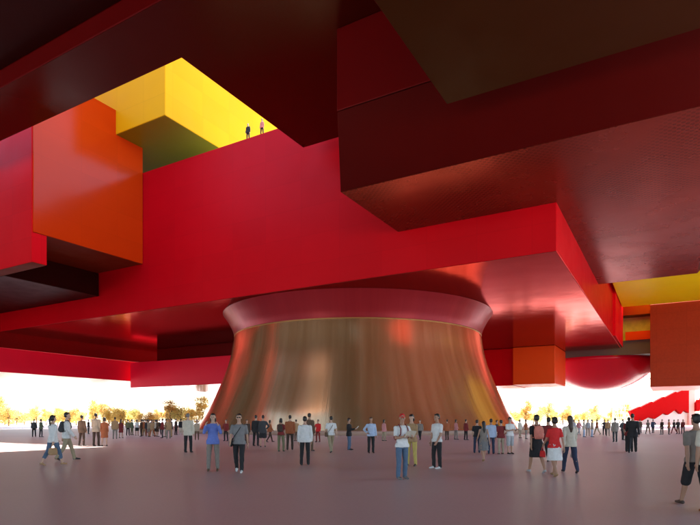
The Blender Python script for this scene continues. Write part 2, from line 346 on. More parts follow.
# ------------------------------------------------------------------ trees
LEAF = [plain('autumn yellow leaves', (.72,.56,.16), .7, scale=.8, var=.3), plain('amber leaves', (.66,.46,.14), .7, scale=.8, var=.4),
        plain('yellow green leaves', (.58,.54,.18), .7, scale=.8, var=.4)]
for m_ in LEAF:
    t_ = m_.node_tree; b_ = t_.nodes['Principled BSDF']; tl_ = t_.nodes.new('ShaderNodeBsdfTranslucent'); ms_ = t_.nodes.new('ShaderNodeMixShader'); ms_.inputs[0].default_value = .5
    t_.links.new(b_.inputs['Base Color'].links[0].from_socket, tl_.inputs['Color'])
    t_.links.new(b_.outputs[0], ms_.inputs[1]); t_.links.new(tl_.outputs[0], ms_.inputs[2]); t_.links.new(ms_.outputs[0], t_.nodes['Material Output'].inputs[0])
BARK = plain('bark', (.16,.10,.06), .9)
def tree_mesh(seed, H, W):
    rnd = random.Random(seed)
    bt = bmesh.new(); bl = bmesh.new()
    bar(bt, (0,0,0), (.1,0,H*.45), .2, 7, .13)
    tips = []
    for k in range(9):
        a = rnd.uniform(0, 6.28); r = rnd.uniform(.3,1)*W; z = H*rnd.uniform(.18,.95)
        r *= max(.35, 1.1-((z/H-.5)/.5)**2)
        s = Vector((.1,0,H*rnd.uniform(.25,.45))); e = Vector((math.cos(a)*r, math.sin(a)*r, z)); mid = (s+e)/2+Vector((0,0,.25))
        bar(bt, s, mid, .085, 5, .06); bar(bt, mid, e, .06, 5, .02); tips += [mid, e]
    for k in range(20):
        c = rnd.choice(tips)+Vector((rnd.gauss(0,.5),rnd.gauss(0,.5),rnd.gauss(0,.35)))
        cr = rnd.uniform(.55,1.0)*W*.42
        for j in range(110):
            d = Vector((rnd.gauss(0,1),rnd.gauss(0,1),rnd.gauss(0,.8))); d.normalize()
            p = c + d*cr*rnd.random()**.4
            if p.z < H*.03: continue
            ax = Vector((rnd.gauss(0,1),rnd.gauss(0,1),rnd.gauss(0,1))).normalized(); bx = ax.orthogonal().normalized(); s = rnd.uniform(.10,.2)
            v = [bl.verts.new(p+ax*s), bl.verts.new(p+bx*s*.6), bl.verts.new(p-ax*s), bl.verts.new(p-bx*s*.6)]
            bl.faces.new(v)
    mt = bpy.data.meshes.new('trunk'); bt.to_mesh(mt); bt.free(); mt.materials.append(BARK)
    ml = bpy.data.meshes.new('crown'); bl.to_mesh(ml); bl.free()
    return mt, ml
TV = []
for i, (H, W) in enumerate([(6.2,3.2),(5.2,3.4),(7.0,3.0),(4.6,2.9)]):
    TV.append(tree_mesh(20+i, H, W))
LT = []
for k in range(3):
    row = []
    for mt, ml in TV:
        m2 = ml.copy(); m2.materials.append(LEAF[k]); row.append((mt, m2))
    LT.append(row)
def tree(px, Y, var, lf, sc, label, group):
    r = empty('tree', ((px-350)/F*Y, Y, 0), random.uniform(0, 6.28)); r.scale = (sc,)*3
    tag(r, label, 'tree', group)
    mt, ml = LT[lf][var]
    link('trunk', mt, r); link('crown', ml, r)
LH = ['golden yellow', 'amber', 'yellow green']
rt = random.Random(11); TN = [0]
def row(x0, x1, n, Y0, Y1, side, grp):
    for i in range(n):
        px = x0+(x1-x0)*i/(n-1)+rt.uniform(-2.5,2.5); Y = rt.uniform(Y0, Y1); v_ = rt.randrange(4); l_ = rt.choice((0,0,1,2)); s_ = rt.uniform(.55,1.1)
        tree(px, Y, v_, l_, s_, f'{"taller" if s_ > .85 else "lower"} {LH[l_]} tree, {i+1} of {n} from left in the far {side} row', grp)
row(-16, 205, 34, 122, 158, 'left', 'autumn trees beyond the left side')
row(503, 628, 18, 140, 190, 'right', 'autumn trees beyond the right side')

#PEOPLE-START
# ------------------------------------------------------------------ people
CLO = {}
def cloth(rgb, rough=.85):
    k = tuple(rgb)+(rough,)
    if k not in CLO: CLO[k] = plain('cloth', rgb, rough, var=.2, scale=14)
    return CLO[k]
COL = dict(white=(.72,.70,.68), cream=(.62,.55,.44), beige=(.42,.33,.24), khaki=(.34,.27,.17), tan=(.40,.24,.12), brown=(.13,.075,.045),
           dkbrown=(.06,.035,.025), rust=(.36,.10,.035), dkred=(.20,.02,.02), red=(.65,.02,.02), black=(.018,.016,.018), charcoal=(.05,.048,.052),
           grey=(.20,.19,.19), ltgrey=(.42,.42,.43), blue=(.14,.20,.55), ltblue=(.42,.50,.66), jeans=(.09,.14,.22), navy=(.03,.04,.08),
           olive=(.16,.15,.08), salmon=(.70,.22,.16), pink=(.60,.25,.25), yellow=(.55,.42,.12), greyb=(.24,.20,.17), green=(.12,.14,.08))
SKINM = [plain('skin', c, .55, var=.06, scale=6) for c in ((.50,.28,.19), (.42,.22,.14), (.58,.35,.25))]
HAIRM = [plain('dark hair', (.018,.012,.010), .5), plain('brown hair', (.06,.03,.018), .5), plain('grey hair', (.2,.19,.18), .6)]
def c_tube(bm, pts, rad, seg=12):
    for i in range(len(pts)-1): bar(bm, pts[i], pts[i+1], rad[i], seg, rad[i+1])
    for p, r in zip(pts, rad): bmesh.ops.create_uvsphere(bm, u_segments=seg, v_segments=8, radius=r, matrix=Matrix.Translation(p))
def c_ell(bm, c, r, rot=None, seg=16):
    M = Matrix.Translation(c)
    if rot is not None: M = M @ rot
    bmesh.ops.create_uvsphere(bm, u_segments=seg, v_segments=10, radius=1, matrix=M @ Matrix.Diagonal((r[0], r[1], r[2], 1)))
def c_loft(bm, rows, seg=20, sq=2.15):
    """rows: (x, y, z, rx, ry); superellipse rings"""
    rings = []
    for x, y, z, rx, ry in rows:
        ring = []
        for i in range(seg):
            a = 2*math.pi*i/seg; c, s = math.cos(a), math.sin(a)
            ring.append(bm.verts.new((x+rx*math.copysign(abs(c)**(2/sq), c), y+ry*math.copysign(abs(s)**(2/sq), s), z)))
        rings.append(ring)
    bm.faces.new(rings[0][::-1]) if rows[0][2] < rows[-1][2] else bm.faces.new(rings[0])
    for a, b in zip(rings, rings[1:]):
        for i in range(seg):
            f = (a[i], a[(i+1)%seg], b[(i+1)%seg], b[i]); bm.faces.new(f if rows[0][2] < rows[-1][2] else f[::-1])
    bm.faces.new(rings[-1]) if rows[0][2] < rows[-1][2] else bm.faces.new(rings[-1][::-1])
def fuse(name, bm, vox, crumple=0, seed=0, iters=4):
    me = bpy.data.meshes.new(name); bm.to_mesh(me); bm.free()
    ob = bpy.data.objects.new('fuse', me); C.objects.link(ob)
    m = ob.modifiers.new('r', 'REMESH'); m.mode = 'VOXEL'; m.voxel_size = vox
    s = ob.modifiers.new('s', 'SMOOTH'); s.iterations = iters; s.factor = .5
    dg = bpy.context.evaluated_depsgraph_get(); out = bpy.data.meshes.new_from_object(ob.evaluated_get(dg))
    bpy.data.objects.remove(ob); bpy.data.meshes.remove(me)
    out.name = name
    if crumple:
        off = Vector((seed*3.1, seed*1.7, 0)); ns = [v.normal.copy() for v in out.vertices]
        for v, n in zip(out.vertices, ns):
            q = v.co+off
            v.co += n*crumple*(noise.noise(Vector((q.x*11, q.y*11, q.z*7)))*.9+noise.noise(Vector((q.x*26, q.y*26, q.z*15+q.x*18)))*.5)
    for p in out.polygons: p.use_smooth = True
    out.materials.clear()
    return out
def D(p, ab, side):      # limb direction: pitch forward (toward -Y), abduction outward
    p = R(p); ab = R(ab)
    return Vector((side*math.sin(ab), -math.sin(p)*math.cos(ab), -math.cos(p)*math.cos(ab)))
POSES = {   # legs: (hip pitch, knee bend, outward) L,R ; arms: (pitch, abduct, elbow, inward) L,R
 'stand':  dict(legs=[(3,3,4),(-3,3,5)],   arms=[(4,8,14,6),(-3,9,10,4)]),
 'stand2': dict(legs=[(6,8,6),(-2,0,3)],   arms=[(2,10,8,3),(8,7,22,10)]),
 'walk':   dict(legs=[(22,6,2),(-17,16,2)], arms=[(-20,8,10,2),(22,8,22,4)]),
 'walk2':  dict(legs=[(-14,20,2),(20,4,2)], arms=[(16,8,20,4),(-16,8,8,2)]),
 'stride': dict(legs=[(28,4,3),(-22,14,3)], arms=[(-24,10,14,2),(26,10,30,4)]),
 'hold':   dict(legs=[(3,3,5),(-2,3,5)],   arms=[(18,10,82,32),(22,10,78,34)]),
 'read':   dict(legs=[(2,4,3),(5,6,4)],    arms=[(24,8,76,20),(20,8,84,24)]),
 'hip':    dict(legs=[(5,6,5),(-3,2,5)],   arms=[(-14,34,64,58),(4,9,14,4)]),
 'camera': dict(legs=[(2,2,6),(-2,2,6)],   arms=[(42,18,112,26),(42,18,112,26)]),
}
MC = {}
def figure(pose, sex, top, bottom, hair, vox, detail, seed, sleeve, lean=0, look=0, shoe=True):
    """returns list of (part name, mesh); the first is the body. 1.75 m tall, facing -Y, feet at z 0"""
    key = (pose, sex, top, bottom, hair, vox, detail, seed, sleeve, lean, look, shoe)
    if key in MC: return MC[key]
    ps = POSES[pose]; fem = sex == 'f'
    HIP = .90; hw = .095 if not fem else .10; sw = .185 if not fem else .158
    joints = []; low = 9
    for side, (hp, kb, ou) in zip((-1, 1), ps['legs']):
        h = Vector((side*hw, 0, HIP)); k = h+D(hp, ou*.5, side)*.42; a = k+D(hp-kb, ou*.3, side)*.41
        pitch = max(-35, min(25, (hp-kb)*.8))
        joints.append((h, k, a, pitch)); low = min(low, a.z)
    dz = .075-low
    sh = Vector((0, 0, dz))
    Rl = Matrix.Rotation(R(lean), 4, 'X')
    def up(p):   # upper body lean about the waist
        q = Vector(p)-Vector((0,0,1.0)); q = Rl @ q; return q+Vector((0,0,1.0))+sh
    cw = 1.0 if not fem else .88
    torso = [(0,.0,.83,.125,.085),(0,.005,.90,.165 if not fem else .17,.112),(0,.0,.98,.155,.108),(0,-.005,1.09,.138*cw,.092*cw),
             (0,-.008,1.22,.158*cw,.108*cw),(0,-.005,1.33,.172*cw,.112*cw),(0,.005,1.40,.150*cw,.092*cw),(0,.012,1.45,.095*cw,.068),(0,.012,1.485,.062,.058)]
    def loft_up(bm, rows, infl=0, **kw):
        b2 = bmesh.new(); c_loft(b2, [(x, y, z, rx+infl, ry+infl) for x, y, z, rx, ry in rows], **kw)
        for v in b2.verts: v.co = up(v.co)
        me = bpy.data.meshes.new('t'); b2.to_mesh(me); b2.free(); bm.from_mesh(me); bpy.data.meshes.remove(me)
    arms = []
    for side, (p, ab, el, inw) in zip((-1, 1), ps['arms']):
        s = up((side*(sw+.002), .008, 1.378)); e = s+D(p, ab, side)*.285
        f = D(p+el, 0, side); f.x = side*(math.sin(R(ab))*.6-math.sin(R(inw))); f.normalize()
        wv = e+f*.245; arms.append((s, e, wv, f, side))
    # --- head frame
    hc = up((0, -.012, 1.645)); HR = Matrix.Rotation(R(look), 4, 'Z') @ Matrix.Rotation(R(lean*.3+(14 if pose in ('read','hold') else 0)), 4, 'X')
    def hp_(v): return hc + (HR @ Vector(v))
    bm = bmesh.new()
    loft_up(bm, torso)
    c_tube(bm, [up((0,.012,1.46)), up((0,.0,1.545)), hc+Vector((0,.01,-.05))], [.058,.052,.052])
    c_ell(bm, hc+HR@Vector((0,.012,.022)), (.074,.092,.090), HR)
    c_ell(bm, hp_((0,-.022,-.045)), (.058,.062,.066), HR)
    if detail:
        c_ell(bm, hp_((0,-.070,-.085)), (.026,.022,.022), HR)       # chin
        c_tube(bm, [hp_((0,-.082,.010)), hp_((0,-.104,-.026))], [.009,.015], 8)  # nose
        for sx_ in (-1, 1):
            c_ell(bm, hp_((sx_*.077,.010,-.010)), (.011,.020,.032), HR)           # ears
            c_ell(bm, hp_((sx_*.030,-.078,.026)), (.024,.010,.008), HR)          # brow
    for s, e, wv, f, side in arms:
        c_tube(bm, [s-Vector((side*.03,0,.01)), s, (s+e)/2, e, e.lerp(wv,.35), wv], [.055,.056,.047,.038,.039,.026] if not fem else [.045,.045,.038,.032,.032,.022])
        # hand
        n = Vector((-side, 0, 0)); n = (n-f*n.dot(f)).normalized(); t = Vector((0,-1,0)); t = f.cross(n)
        if t.dot(Vector((0,-1,.3))) < 0: t = -t
        M = Matrix((t, n, f)).transposed().to_4x4()
        c_ell(bm, wv+f*.052, (.040,.017,.055), M)
        if detail:
            c_tube(bm, [wv-f*.01, wv+f*.03], [.024,.026], 8)
            curl = .5 if pose in ('hold','read','camera') else .28
            for q, (off, ln) in enumerate(((.030,.068),(.010,.078),(-.011,.072),(-.031,.056))):
                b0 = wv+f*.088+t*off; k1 = b0+(f*(1-curl*.35)+n*curl*.6).normalized()*ln*.5; k2 = k1+(f*(1-curl)+n*curl*1.5).normalized()*ln*.5
                c_tube(bm, [b0-f*.02, b0, k1, k2], [.010,.0098,.0092,.0075], 7)
            tb = wv+f*.030+t*.030; t1 = tb+(f*.6+t*.8).normalized()*.035; t2 = t1+(f*.95+t*.15+n*.2).normalized()*.03
            c_tube(bm, [tb-t*.01, tb, t1, t2], [.014,.013,.0115,.009], 7)
        else:
            c_ell(bm, wv+f*.115+n*.012, (.036,.014,.045), M); c_tube(bm, [wv+f*.03+t*.02, wv+f*.08+t*.05], [.013,.010], 6)
    for h, k, a, pitch in joints:
        h, k, a = h+sh, k+sh, a+sh
        c_tube(bm, [h, h.lerp(k,.45), k, k.lerp(a,.33)+Vector((0,.012,0)), a], [.088,.074,.052,.052,.034])
        fr = Matrix.Rotation(R(-pitch), 4, 'X') if pitch < 0 else Matrix.Identity(4)
        fd = fr @ Vector((0,-1,0))
        c_tube(bm, [a+Vector((0,.03,-.04)), a+fd*.06+Vector((0,0,-.038)), a+fd*.16+Vector((0,0,-.052))], [.030,.034,.022], 8)
    parts = [('person', fuse('body', bm, vox, iters=3 if detail else 2))]
    cv = vox*1.25
    # --- top
    slv = {'none':0, 'short':.6, 'long':2}[sleeve]
    if top in ('tee','shirt','jacket','dress'):
        bm = bmesh.new(); inf = {'tee':.014,'shirt':.018,'jacket':.024,'dress':.012}[top]
        rows = [r for r in torso if r[2] > (.85 if top != 'jacket' else .80)]
        rows = [(0,.0,{'tee':.86,'shirt':.82,'jacket':.76,'dress':.88}[top],.196*(1 if not fem else .96),.134)]+[(0,0,.93,.192*cw**.5,.126)]+[r for r in rows if r[2] > .97]
        rows = [(x,y,z,rx+(.006 if 1.0<z<1.3 else 0), ry+(.008 if 1.0<z<1.3 else 0)) for x,y,z,rx,ry in rows][:-1]
        loft_up(bm, rows, inf)
        if slv or top in ('tee','shirt','jacket'):
            for s, e, wv, f, side in arms:
                r0 = (.055 if not fem else .046)+inf*.8
                if slv == 0: c_tube(bm, [s-Vector((side*.05,0,.01)), s-Vector((side*.01,0,-.005))], [r0, r0*.8])
                elif slv < 1: c_tube(bm, [s-Vector((side*.04,0,.01)), s, s.lerp(e,.66)], [r0, r0, r0-.006])
                else: c_tube(bm, [s-Vector((side*.04,0,.01)), s, e, e.lerp(wv,.35), wv-f*.015], [r0, r0, r0-.012, r0-.014, r0-.024])
        parts.append(('jacket' if top == 'jacket' else 'dress_top' if top == 'dress' else 'shirt', fuse('top', bm, cv, .007, seed)))
    # --- bottom
    if bottom in ('trousers','jeans','shorts','capri'):
        bm = bmesh.new()
        c_loft(bm, [(0,.003,z+dz,rx+.010,ry+.010) for _,_,z,rx,ry in ((0,0,.82,.135,.09),)+tuple(torso[1:3])]+[(0,0,1.02+dz,.155*cw+.008,.108)])
        fr_ = {'trousers':1,'jeans':1,'shorts':.0,'capri':.55}[bottom]
        for h, k, a, pitch in joints:
            h, k, a = h+sh, k+sh, a+sh
            if bottom == 'shorts': c_tube(bm, [h, h.lerp(k,.5), k-Vector((0,0,.03))], [.102,.097,.088])
            elif bottom == 'capri': c_tube(bm, [h, h.lerp(k,.5), k, k.lerp(a,.55)], [.098,.085,.066,.062])
            else:
                c_tube(bm, [h, h.lerp(k,.5), k, k.lerp(a,.5), a-Vector((0,-.01,.012))], [.092,.086,.070,.064,.056 if not fem else .05])
        parts.append((bottom if bottom != 'capri' else 'jeans', fuse('legs', bm, cv, .008, seed+1)))
    elif bottom in ('skirt','longskirt'):
        bm = bmesh.new(); zl = .50 if bottom == 'skirt' else .30
        sp = .05*abs(joints[0][1].y-joints[1][1].y)
        rows = [(0,0,1.03,.142,.098),(0,.005,.93,.180,.125),(0,0,.80,.195,.145+sp),(0,0,zl+.05,.215,.175+sp*2),(0,0,zl,.218,.18+sp*2)]
        c_loft(bm, [(x,y,z+dz,rx,ry) for x,y,z,rx,ry in rows])
        parts.append(('skirt', fuse('skirt', bm, cv, .014, seed+1)))
    # --- shoes
    if shoe:
        for h, k, a, pitch in joints:
            a = a+sh; bm = bmesh.new()
            fd = (Matrix.Rotation(R(-pitch), 4, 'X') if pitch < 0 else Matrix.Identity(4)) @ Vector((0,-1,0)); dn = Vector((0,0,-1))
            c_tube(bm, [a+Vector((0,.034,-.036)), a+fd*.03+dn*.03, a+fd*.10+dn*.044, a+fd*.175+dn*.048], [.037,.042,.036,.026], 10)
            for v in bm.verts:
                if pitch >= 0: v.co.z = max(v.co.z, .004)
            parts.append(('shoe', fuse('shoe', bm, min(cv,.012))))
    # --- hair
    if hair != 'bald':
        bm = bmesh.new()
        c_ell(bm, hp_((0,.030,.040)), (.081,.092,.088), HR)
        if hair == 'cap':
            pass
        if hair == 'short': c_ell(bm, hp_((0,.045,.0)), (.078,.072,.072), HR); c_ell(bm, hp_((0,-.035,.088)), (.055,.045,.026), HR)
        if hair in ('long','pony','bun','bob'):
            c_ell(bm, hp_((0,.045,-.005)), (.086,.075,.085), HR); c_ell(bm, hp_((0,-.04,.085)), (.060,.045,.028), HR)
        if hair == 'long': c_tube(bm, [hp_((0,.055,-.02)), hp_((0,.080,-.12)), hp_((0,.10,-.25)), hp_((0,.115,-.36))], [.080,.075,.068,.035])
        if hair == 'pony': c_tube(bm, [hp_((0,.10,.03)), hp_((0,.135,-.03)), hp_((0,.135,-.15)), hp_((0,.125,-.24))], [.030,.040,.034,.014])
        if hair == 'bob': c_tube(bm, [hp_((-.05,.04,-.03)), hp_((-.05,.05,-.11))], [.05,.04]); c_tube(bm, [hp_((.05,.04,-.03)), hp_((.05,.05,-.11))], [.05,.04])
        if hair == 'bun': c_ell(bm, hp_((0,.115,.06)), (.042,.042,.042), HR)
        parts.append(('cap' if hair == 'cap' else 'hair', fuse('hair', bm, vox*1.2, .005, seed+2, 2)))
        if hair == 'cap':
            bm = bmesh.new(); c_ell(bm, hp_((0,-.095,.055)), (.062,.055,.010), HR); parts.append(('cap_peak', fuse('peak', bm, .006, 0, 0, 1)))
    if detail == 2:
        for sx_ in (-1, 1):
            bm = bmesh.new(); c_ell(bm, hp_((sx_*.029,-.0755,.002)), (.014,.009,.0075), HR); parts.append(('eye', from_only(bm)))
        bm = bmesh.new(); c_ell(bm, hp_((0,-.0815,-.054)), (.023,.008,.006), HR); parts.append(('mouth', from_only(bm)))
    if detail == 3:
        bm = bmesh.new()
        for sx_ in (-1, 1): c_ell(bm, hp_((sx_*.033,-.088,.006)), (.029,.008,.019), HR)
        bar(bm, hp_((-.02,-.09,.012)), hp_((.02,-.09,.012)), .004, 6)
        for sx_ in (-1, 1): bar(bm, hp_((sx_*.06,-.085,.010)), hp_((sx_*.080,.0,.008)), .003, 6)
        parts.append(('sunglasses', from_only(bm)))
        bm = bmesh.new(); c_ell(bm, hp_((0,-.0815,-.054)), (.023,.008,.006), HR); parts.append(('mouth', from_only(bm)))
    info = dict(back=up((0,.15,1.24)), hand=[a[2]+a[3]*.10 for a in arms], shoulder=[a[0] for a in arms], hip=[j[0]+sh for j in joints], dz=dz, up=up)
    MC[key] = (parts, info)
    return MC[key]
def from_only(bm):
    me = bpy.data.meshes.new('d'); bm.to_mesh(me); bm.free()
    for p in me.polygons: p.use_smooth = True
    return me
def mob(name, me, parent, mat):
    if not me.materials: me.materials.append(mat)
    o = bpy.data.objects.new(name, me); C.objects.link(o)
    if parent: o.parent = parent
    o.material_slots[0].link = 'OBJECT'; o.material_slots[0].material = mat
    return o
DARK = plain('dark detail', (.01,.01,.01), .25); LIP = plain('lips', (.35,.10,.09), .5)
PN = [0]
def person(x, yf, yh, yaw, label, top='tee:grey', bottom='trousers:black', hair='short', sex='m', pose='stand', sleeve='long', shoes='black',
           near=None, skin=None, lean=0, look=0, z=0.0, group=None, loc=None, h=None, facing=False, hairc=0, seed=None, shade=0):
    if loc is None: loc = ground_at(x, yf, z)
    if h is None: h = (yf-yh)/(yf-HY)*CAMZ
    h = max(1.52, min(1.9, h)); Y = loc.y
    if near is None: near = 2 if Y < 22 else 1 if Y < 34 else 0
    vox = (.020, .014, .009)[near]
    if seed is None: seed = (PN[0]%4) if near == 0 else PN[0]
    PN[0] += 1
    det = 0 if near < 2 else (3 if facing == 'sun' else 2 if facing else 1)
    tk, tc = top.split(':'); bk, bc = bottom.split(':')
    parts, info = figure(pose, sex, tk, bk, hair, vox, det, seed if near else seed%2, sleeve, lean if near else 0, look if near else 0)
    root = None
    sk_ = SKINM[(PN[0] if skin is None else skin)%3]
    for nm, me in parts:
        if root is None:
            root = mob('person', me, None, sk_)
            root.location = loc; root.rotation_euler.z = R(yaw); s = h/1.75*.985; root.scale = (s, s, s)
            tag(root, label, 'person', group); continue
        mat = {'shirt':cloth(COL[tc]),'jacket':cloth(COL[tc]),'dress_top':cloth(COL[tc]),'shoe':cloth(COL[shoes],.5),'hair':HAIRM[hairc],'cap':cloth(COL['red']),
               'cap_peak':cloth(COL['red']),'eye':DARK,'sunglasses':DARK,'mouth':LIP}.get(nm) or cloth(COL[bc])
        mob(nm, me, root, mat)
    return root, info
def world(root, p):
    return Matrix.Translation(root.location) @ Matrix.Rotation(root.rotation_euler.z, 4, 'Z') @ Matrix.Diagonal((*root.scale, 1)) @ Vector(p)
def backpack(ri_, col, label, side=False):
    root, info = ri_
    e = empty('backpack', root.location, root.rotation_euler.z); e.scale = root.scale
    tag(e, label, 'backpack')
    b = info['back']; bm = bmesh.new()
    c_loft(bm, [(0,b.y+.02,b.z-.20,.115,.055),(0,b.y+.03,b.z-.14,.14,.085),(0,b.y+.03,b.z+.05,.14,.08),(0,b.y+.01,b.z+.17,.11,.06),(0,b.y+.0,b.z+.20,.06,.03)], sq=3)
    c_ell(bm, (0,b.y+.10,b.z-.08), (.10,.04,.09))
    mob('bag_body', fuse('bag', bm, .012, .008, 3), e, cloth(COL[col]))
    for sx_ in (-1, 1):
        bm = bmesh.new(); pts = [Vector((sx_*.085,b.y-.03,b.z+.16)), Vector((sx_*.105,-.02,b.z+.235)), Vector((sx_*.11,-.125,b.z+.12)), Vector((sx_*.125,-.142,b.z-.02)), Vector((sx_*.155,-.06,b.z-.13)), Vector((sx_*.13,.09,b.z-.16))]
        c_tube(bm, pts, [.017]*6, 6); mob('strap', fuse('strap', bm, .009, 0, 0, 1), e, cloth(COL[col]))
def slingbag(ri_, col, label, side=1, low=.0):
    root, info = ri_
    e = empty('shoulder_bag', root.location, root.rotation_euler.z); e.scale = root.scale
    tag(e, label, 'bag'); hz = info['hip'][0].z; up = info['up']
    bm = bmesh.new(); c = Vector((side*.235,.0,hz-.0+low)); c_loft(bm, [(c.x,c.y,c.z-.11,.045,.12),(c.x,c.y,c.z-.04,.055,.14),(c.x,c.y,c.z+.07,.045,.13),(c.x,c.y,c.z+.10,.02,.11)], sq=3)
    mob('bag_body', fuse('bag', bm, .012, .006, 5), e, cloth(COL[col]))
    bm = bmesh.new(); s = up((-side*.10,.0,1.47)); z0 = s.z
    for sy in (-1, 1):
        m1 = up((-side*.04, sy*.135, 1.33)); m2 = up((side*.10, sy*.145, 1.12)); m3 = Vector((side*.21, sy*.11, c.z+.08))
        c_tube(bm, [s, m1, m2, m3], [.013]*4, 6)
    mob('strap', fuse('strap', bm, .008, 0, 0, 1), e, cloth(COL[col]))
def handbag(ri_, col, label, side=1, size=1.0):
    root, info = ri_
    e = empty('handbag', root.location, root.rotation_euler.z); e.scale = root.scale
    tag(e, label, 'bag'); c = info['hand'][0 if side < 0 else 1]+Vector((0,0,-.24*size))
    bm = bmesh.new(); s = size
    c_loft(bm, [(c.x,c.y,c.z-.13*s,.06*s,.15*s),(c.x,c.y,c.z-.05*s,.075*s,.17*s),(c.x,c.y,c.z+.08*s,.05*s,.15*s),(c.x,c.y,c.z+.11*s,.02*s,.13*s)], sq=3)
    mob('bag_body', fuse('bag', bm, .012, .008, 5), e, cloth(COL[col]))
    bm = bmesh.new(); hh = info['hand'][0 if side < 0 else 1]
    c_tube(bm, [(c.x,c.y-.09*s,c.z+.09*s), hh+Vector((0,-.02,0)), hh+Vector((0,.02,0)), (c.x,c.y+.09*s,c.z+.09*s)], [.009]*4, 6)
    mob('handle', fuse('handle', bm, .007, 0, 0, 1), e, cloth(COL[col]))
def booklet(ri_, col, label):
    root, info = ri_
    a = (info['hand'][0]+info['hand'][1])/2+Vector((0,-.02,.02)); bm = bmesh.new()
    for sx_ in (-1, 1): bmesh.ops.create_cube(bm, size=1, matrix=Matrix.Translation(a+Vector((sx_*.072,-.02,.04))) @ Matrix.Rotation(R(-50),4,'X') @ Matrix.Rotation(R(sx_*10),4,'Y') @ Matrix.Diagonal((.15,.21,.008,1)))
    o = from_bm('booklet', bm, cloth(COL[col])); o.location = root.location; o.rotation_euler.z = root.rotation_euler.z; o.scale = root.scale
    tag(o, label, 'booklet')

# --- left group
p = person(53,465,413.6,155,'woman in white blouse with long dark ponytail in cropped jeans at left','shirt:white','capri:jeans','pony','f','walk',shoes='tan',skin=2)
handbag(p,'tan','tan bag carried by the ponytailed woman in white blouse',-1)
p = person(67,460,411,120,'man in white shirt and khaki trousers with dark backpack, beside the ponytailed woman','shirt:white','trousers:khaki','short','m','walk2')
backpack(p,'charcoal','dark backpack worn by the man in khaki trousers at left')
person(82,446,415,160,'man in brown coat and brown trousers standing alone right of the backpack man','jacket:brown','trousers:dkbrown','short',pose='stand')
person(96,446,413,175,'man in beige jacket and dark trousers beside the woman in rust dress','jacket:beige','trousers:dkbrown','short',pose='stand2')
person(104.5,446,417,190,'woman in rust brown dress next to the man in beige jacket','dress:rust','skirt:rust','bob','f','stand',sleeve='long')
FG = 'far visitors standing on the left of the plaza'
person(34,437,419,20,'leftmost far visitor, all in black, left of the pair near the trees','tee:charcoal','trousers:black',group=FG)
person(41,437,419,150,'far visitor in dark green jacket, second from the left edge','jacket:green','trousers:charcoal',group=FG,pose='hip')
person(88.5,434,420.5,90,'small far visitor in black seen just right of the brown coat man','tee:black','trousers:charcoal',group=FG)
person(115,439,417,200,'far man in tan jacket and grey trousers right of the rust dress woman','jacket:tan','trousers:greyb',group=FG)
person(121,438,419,170,'far woman in dark red dress beside the man in tan jacket','dress:dkred','skirt:dkred','long','f',group=FG)
person(128,435.5,419.5,180,'far man in olive shirt and black trousers left of the white topped woman','shirt:olive','trousers:black',group=FG)
person(132,435,420,140,'far man in green jacket directly left of the white topped woman','jacket:green','trousers:olive',group=FG)
person(137,435.5,421,180,'far woman in white top and black skirt','tee:white','skirt:black','bob','f',sleeve='short',group=FG)
CG = 'distant crowd on the left between the trees and the trunk'
cols = ['brown','dkbrown','rust','dkred','charcoal','beige','greyb','tan','black','cream']
words = dict(brown='brown', dkbrown='dark brown', rust='rust', dkred='dark red', charcoal='charcoal', beige='beige', greyb='grey brown', tan='tan', black='black', cream='cream')
rr = random.Random(5)
ordn = ['first','second','third','fourth','fifth','sixth','seventh','eighth','ninth','tenth','eleventh','twelfth']
for i in range(12):
    a, b = cols[i%10], cols[(i*3+1)%10]; f = rr.random() < .4
    person(141+i*1.65+rr.uniform(-.4,.4), 436+rr.uniform(-1.2,1), 419.8+rr.uniform(0,.8), rr.uniform(0,360),
           f'{ordn[i]} from left in dense far crowd, {words[a]} top and {words[b]} {"skirt" if f else "trousers"}',
           f'{"shirt" if f else "jacket"}:{a}', f'{"skirt" if f else "trousers"}:{b}', 'bob' if f else 'short', 'f' if f else 'm', ('stand','stand2','hip','walk')[i%4], group=CG)
for i, (x, yf) in enumerate([(162.5,438),(166,437),(168.5,438.5),(171.5,437),(176,435),(181,434.5)]):
    a, b = cols[(i*7+3)%10], cols[(i+4)%10]
    person(x, yf, 418.6, rr.uniform(0,360), f'{ordn[i]} of the far cluster left of the cream jacket man, {words[a]} top, {words[b]} trousers', f'jacket:{a}', f'trousers:{b}', pose=('stand2','stand','hip')[i%3], group=CG)
# --- middle
person(188,452.5,413,172,'man in cream jacket and black trousers with his back turned, left of the trunk','jacket:cream','trousers:black','short',hairc=2,pose='stand2')
person(213,471,413,8,'woman in bright blue shirt and beige trousers walking towards the viewer','shirt:blue','trousers:greyb','bob','f','camera',skin=2,facing=True,shoes='brown')
p = person(239,472,412,4,'man in grey tee, sunglasses, black trousers, in white shoes, facing the viewer','tee:grey','trousers:black','short','m','walk2',sleeve='short',shoes='white',facing='sun',skin=0)
slingbag(p,'black','black sling bag across the man in grey tee',-1)
person(256,446,415,160,'man all in black standing in front of the trunk left','jacket:black','trousers:black',pose='stand')
person(263,447,415,195,'person in charcoal jacket and black knee skirt beside the man in black','jacket:charcoal','skirt:black','short','f',pose='hip')
p = person(281,451.5,418,170,'woman in dark red top and olive trousers left of the rust shirt man','tee:dkred','trousers:olive','bob','f','stand2',sleeve='short')
backpack(p,'dkbrown','dark brown backpack on the woman in dark red top')
person(290,450,415,185,'man in rust orange shirt and dark trousers behind the white shirt man','shirt:rust','trousers:dkbrown',pose='stand')
person(305,465,416,176,'man in white shirt and black trousers seen from behind before the trunk centre','shirt:white','trousers:black','short',pose='stand',hairc=0,sleeve='long')
